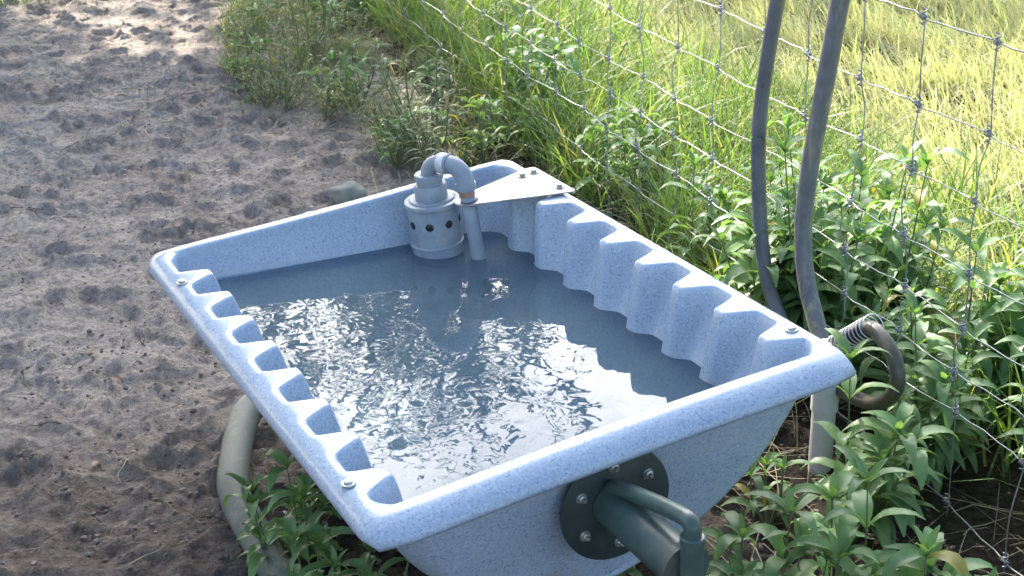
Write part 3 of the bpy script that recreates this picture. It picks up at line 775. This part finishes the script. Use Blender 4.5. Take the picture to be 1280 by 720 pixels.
G1 = None
put_px(2, 1108, 605, .34, .3, .95, 'large leafy weed with long grey green leaves in the lower right, nearest the camera')
put_px(1, 1040, 645, .22, 1.2, 1.0, 'bushy weed below the white standpipe, left of the large weed')
put_px(6, 1150, 665, .28, 2.2, 1.0, 'broad leaved weed at the bottom edge, right of the large weed')
put_px(1, 1010, 665, .22, 3.0, 1.05, 'weed with drooping leaves at the bottom edge right of the trough belly')
put_px(0, 940, 690, .15, .9, 1.1, 'low weed right of the pivot post')
put_px(0, 890, 700, .15, 2.4, 1.0, 'low weed touching the right of the pivot post')
put_px(5, 770, 695, .13, 1.4, 1.5, 'small sprig in front of the lower rim of the flange')
put_px(5, 735, 712, .10, 2.9, 1.3, 'small sprig below the flange, lowest by the bottom edge')
put_px(5, 965, 590, .10, .5, 1.2, 'small sprig beside the right lower corner of the trough')
put_px(0, 1085, 690, .20, 4.2, 1.1, 'short weed at the bottom edge in front of the large weed')
put_px(1, 350, 600, .20, .4, .85, 'upright green weed between the bent base pipe and the trough', tilt=.1)
put_px(1, 385, 660, .18, 1.9, .9, 'spreading green weed under the left rim near the base pipe', tilt=.1)
put_px(0, 430, 700, .14, 2.8, 1.0, 'low weed under the near left corner of the rim')
put_px(5, 475, 715, .10, 3.3, 1.3, 'small weed directly below the near left rim corner')
put_px(0, 372, 628, .12, 4.1, .8, 'small weed leaning on the bent base pipe')
put_px(1, 1120, 540, .14, 1.1, .8, 'shaded weed in the gap below the looped hose')
put_px(5, 1062, 585, .08, 2.1, .8, 'small sprig at the foot of the white standpipe')
put_px(2, 1082, 440, .36, .2, .95, 'weed hanging its leaves in front of the coiled spring')
rr = random.Random(77)
gA = 'leafy weeds growing through the wire fence'
for i in range(60):
    t = rr.uniform(-.35, 1.0) if i < 46 else rr.uniform(.9, 3.2); off = rr.uniform(.04, .50) if t < .7 else rr.uniform(0.0, .35)
    p = fence_pt(t, 0, off)
    vi = rr.choice([2, 3, 6, 1, 2] if t < 1.5 else [1, 2, 6, 0])
    if off > .35: vi = rr.choice([0, 1, 1, 2])
    put(variants[vi], p[0], p[1], rr.uniform(0, 6.28), rr.uniform(.8, 1.12), 'tall leafy green weed growing among the wires of the fence', gA, tilt=.12)
gB = 'straggly weeds in the border by the sand'
for i in range(64):
    t = rr.uniform(2.4, 6.4); off = -rr.uniform(.0, .62 + .18 * math.sin(t * 2.1) + .05 * max(t - 4, 0))
    p = fence_pt(t, 0, off); put(rr.choice(dull), p[0], p[1], rr.uniform(0, 6.28), rr.uniform(.75, 1.25), 'straggly dull green weed in the border between sand and fence', gB, tilt=.3)
for pr in variants + dull:
    if id(pr) not in used:
        for ch in list(pr.children): bpy.data.objects.remove(ch)
        bpy.data.objects.remove(pr)
# ------------------------------------------------------------------ litter on the sand
def leaf_litter():
    rs = random.Random(9); protos = []
    for k in range(4):
        mb = MB(); leaf(mb, (0, 0, .003), 0, .25, rs.uniform(.035, .06), rs.uniform(.010, .018), rs.uniform(.4, 1.2), rs.random(), rs); protos.append(mb)
    meshes = [m.build('fallen_leaf', M['deadleaf'], None, attr=True) for m in protos]
    first = set()
    for i in range(90):
        o = meshes[i % 4]
        if i >= 4: o = o.copy(); S.collection.objects.link(o)
        while True:
            x = rs.uniform(-.95, 1.5); y = rs.uniform(-.2, 5.6)
            if fence_side(x, y) < -.1 and not (-.36 < x < .42 and -.7 < y < .65): break
        o.location = (x, y, gh(x, y) + .003); o.rotation_euler = (rs.uniform(-.3, .3), rs.uniform(-.4, .4), rs.uniform(0, 6.28)); s = rs.uniform(.6, 1.1); o.scale = (s, s, s)
        tag(o, 'small curled brown leaf lying on the trampled sand', 'leaf', 'fallen leaves on the sand')
    tw = []
    for k in range(3):
        mb = MB(); L = rs.uniform(.06, .13); P = spline([(0, 0, 0), (L * .35, rs.uniform(-.006, .006), .003), (L * .7, rs.uniform(-.009, .009), .003), (L, rs.uniform(-.012, .012), 0)], 4)
        mb.tube(P, np.linspace(.0016, .0006, len(P)), 5); tw.append(mb.build('twig', M['bark'] if k else M['straw'], None, attr=True))
    for i in range(55):
        o = tw[i % 3]
        if i >= 3: o = o.copy(); S.collection.objects.link(o)
        while True:
            x = rs.uniform(-.95, 1.5); y = rs.uniform(-.2, 5.4)
            if fence_side(x, y) < -.1 and not (-.36 < x < .42 and -.7 < y < .65): break
        o.location = (x, y, gh(x, y) + .006); o.rotation_euler = (0, rs.uniform(-.12, .12), rs.uniform(0, 6.28))
        tag(o, 'thin dry twig lying on the trampled sand', 'twig', 'twigs on the sand')
leaf_litter()
def crumbs():
    r = np.random.default_rng(61); ico = np.array([(0, 0, 1), (.89, 0, .45), (.28, .85, .45), (-.72, .53, .45), (-.72, -.53, .45), (.28, -.85, .45), (.72, .53, -.45), (-.28, .85, -.45), (-.89, 0, -.45), (-.28, -.85, -.45), (.72, -.53, -.45), (0, 0, -1)])
    fc = [(0, 1, 2), (0, 2, 3), (0, 3, 4), (0, 4, 5), (0, 5, 1), (1, 6, 2), (2, 7, 3), (3, 8, 4), (4, 9, 5), (5, 10, 1), (6, 7, 2), (7, 8, 3), (8, 9, 4), (9, 10, 5), (10, 6, 1), (11, 7, 6), (11, 8, 7), (11, 9, 8), (11, 10, 9), (11, 6, 10)]
    V = []; F = []; n = 0
    while n < 26000:
        x = r.uniform(-1.05, 1.7); y = -.7 + 6.2 * r.random() ** 2.0
        if fence_side(x, y) > -.02: continue
        if r.random() > .35 + .65 * (math.sin(x * 7 + y * 3) * math.sin(y * 6 - x * 4) > -.1): continue
        s = .0012 + .0042 * r.random() ** 4 * (1.6 if y < 1.3 else .9)
        q = ico * s * r.uniform(.6, 1.25, (12, 1)) * np.array([1, r.uniform(.6, 1), r.uniform(.5, .9)]); a = r.uniform(0, 6.28)
        q = np.stack([q[:, 0] * math.cos(a) - q[:, 1] * math.sin(a), q[:, 0] * math.sin(a) + q[:, 1] * math.cos(a), q[:, 2]], 1)
        V.append(q + np.array([x, y, gh(x, y) + s * .3])); F += [(i + n * 12, j + n * 12, k + n * 12) for i, j, k in fc]; n += 1
    me = bpy.data.meshes.new('sand_crumbs'); me.from_pydata(np.concatenate(V).tolist(), [], F)
    me.materials.append(M['crumb']); o = bpy.data.objects.new('sand_crumbs', me); S.collection.objects.link(o)
    tag(o, 'loose crumbs and grit scattered over the trampled sand', 'grit', kind='stuff')
    n = 2600; X = r.uniform(-1.05, 1.6, n); Y = -.6 + 6 * r.random(n) ** 1.5; k = fence_side(X, Y) < -.02; X, Y = X[k], Y[k]
    blades('chaff', X, Y, .016, .0022, 2.2, M['deadleaf'], 'tiny bits of dry leaf and stalk strewn on the sand', 'litter', lambda r, n: r.random(n), 62, zoff=np.array([gh(a, b) + .001 for a, b in zip(X, Y)]), segs=2)
crumbs()
def blob(name, c, r, mat, seed, sq=.6):
    import bmesh
    bm = bmesh.new(); bmesh.ops.create_icosphere(bm, subdivisions=4, radius=1)
    for v in bm.verts:
        p = v.co.copy(); n = mnoise.noise(p * 1.3 + Vector((seed, 0, 0))) * .28 + mnoise.noise(p * 4 + Vector((seed, 0, 0))) * .06
        v.co = Vector((p.x * r * (1 + n), p.y * r * .8 * (1 + n), p.z * r * sq * (1 + n)))
    me = bpy.data.meshes.new(name); bm.to_mesh(me); bm.free(); me.polygons.foreach_set('use_smooth', [True] * len(me.polygons)); me.materials.append(mat)
    o = bpy.data.objects.new(name, me); S.collection.objects.link(o); o.location = c; return o
p = onz(436, 238, .03); o = blob('stone', (p[0], p[1], .02), .055, M['stone'], 3); tag(o, 'pale rounded stone in the sand behind the far rim of the trough', 'stone')
p = onz(617, 150, .02); o = blob('stone', (p[0], p[1], .015), .05, M['stone'], 8); tag(o, 'flat pale stone at the foot of the fence wires beyond the trough', 'stone')

# ------------------------------------------------------------------ trees beyond the picture: they shade the sand and mirror in the water
def tree(name, x, y, H, R, zc, nl, ls, seed, label, group, sparse=False):
    r = np.random.default_rng(seed); root = empty(name, (x, y, 0), label=label, cat='tree', group=group)
    tr = MB(); tips = []
    def br(p, d, L, rad, lev):
        n = 5; P = [p]; q = p.copy(); dd = d.copy()
        for i in range(n):
            dd = dd + r.normal(0, .13, 3) + np.array([0, 0, .03]); dd /= np.linalg.norm(dd); q = q + dd * L / n; P.append(q.copy())
        tr.tube(P, np.linspace(rad, rad * .55, n + 1), 7 if lev > 1 else 10, cap=False)
        if lev >= 4: tips.extend(P[1:]); return
        if lev >= 2: tips.extend(P[3:])
        m = [6, 4, 4, 3][lev]
        for k in range(m):
            t = r.uniform(.35, 1) if lev else r.uniform(.45, 1); a = P[int(round(t * n))]
            v = dd * .55 + r.normal(0, .6, 3); v[2] = abs(v[2]) * .5 + .05 * lev; v /= np.linalg.norm(v); br(a, v, L * r.uniform(.5, .72), rad * .5, lev + 1)
    br(np.zeros(3), np.array([r.normal(0, .05), r.normal(0, .05), 1.]), H * .5, H * .022, 0)
    tr.build('trunk', M['bark'], root)
    T = np.array(tips); sc = r.integers(0, len(T), nl); C = T[sc] + r.normal(0, .22 if not sparse else .13, (nl, 3))
    if not sparse:
        m = nl // 2; u = r.normal(0, 1, (m, 3)); u /= np.linalg.norm(u, axis=1)[:, None]; rad = r.uniform(.45, 1, m) ** .6
        lump = 1 + .22 * np.sin(u[:, 0] * 5 + seed) * np.cos(u[:, 2] * 6 + u[:, 1] * 4)
        C[:m] = u * (rad * lump)[:, None] * np.array([R, R, (H - zc) * .95]) + np.array([0, 0, zc])
    A = r.normal(0, 1, (nl, 3)); A /= np.linalg.norm(A, axis=1)[:, None]; B = np.cross(A, r.normal(0, 1, (nl, 3))); B /= np.linalg.norm(B, axis=1)[:, None]
    s = ls * r.uniform(.6, 1.3, nl)[:, None]
    V = np.stack([C - A * s, C + B * s * .42, C + A * s, C - B * s * .42], 1).reshape(-1, 3)
    F = np.arange(nl * 4).reshape(-1, 4)
    o = quads(V, F, 'crown', M['crown'], np.repeat(r.random(nl), 4), smooth=False); o.parent = root
gT = 'trees beyond the sand yard'
tree('shade_tree', -2.6, 12.5, 12.0, 4.0, 7.2, 17000, .15, 31, 'tall dense tree beyond the sand', gT)
tree('shade_tree', -6.0, 10.5, 9.5, 3.0, 5.5, 9000, .15, 32, 'tall dense tree beyond the sand', gT)
tree('shade_tree', -1.3, 8.6, 7.2, 1.9, 4.7, 6500, .12, 35, 'tall dense tree beyond the sand', gT)
gS = 'thin trees at the paddock edge'
for i, (a, d, H) in enumerate([(18, 15.5, 7.6), (22, 12.5, 6.9), (25, 14.5, 8.8), (30, 12.5, 7.4), (36, 15, 8.5), (42, 13, 7.5)]):
    tree('thin_tree', d * math.sin(R_(a)), d * math.cos(R_(a)), H * 1.04, 2, 4, 1900 if i % 2 else 2500, .085, 40 + i, 'thin open crowned tree at the paddock edge', gS, True)
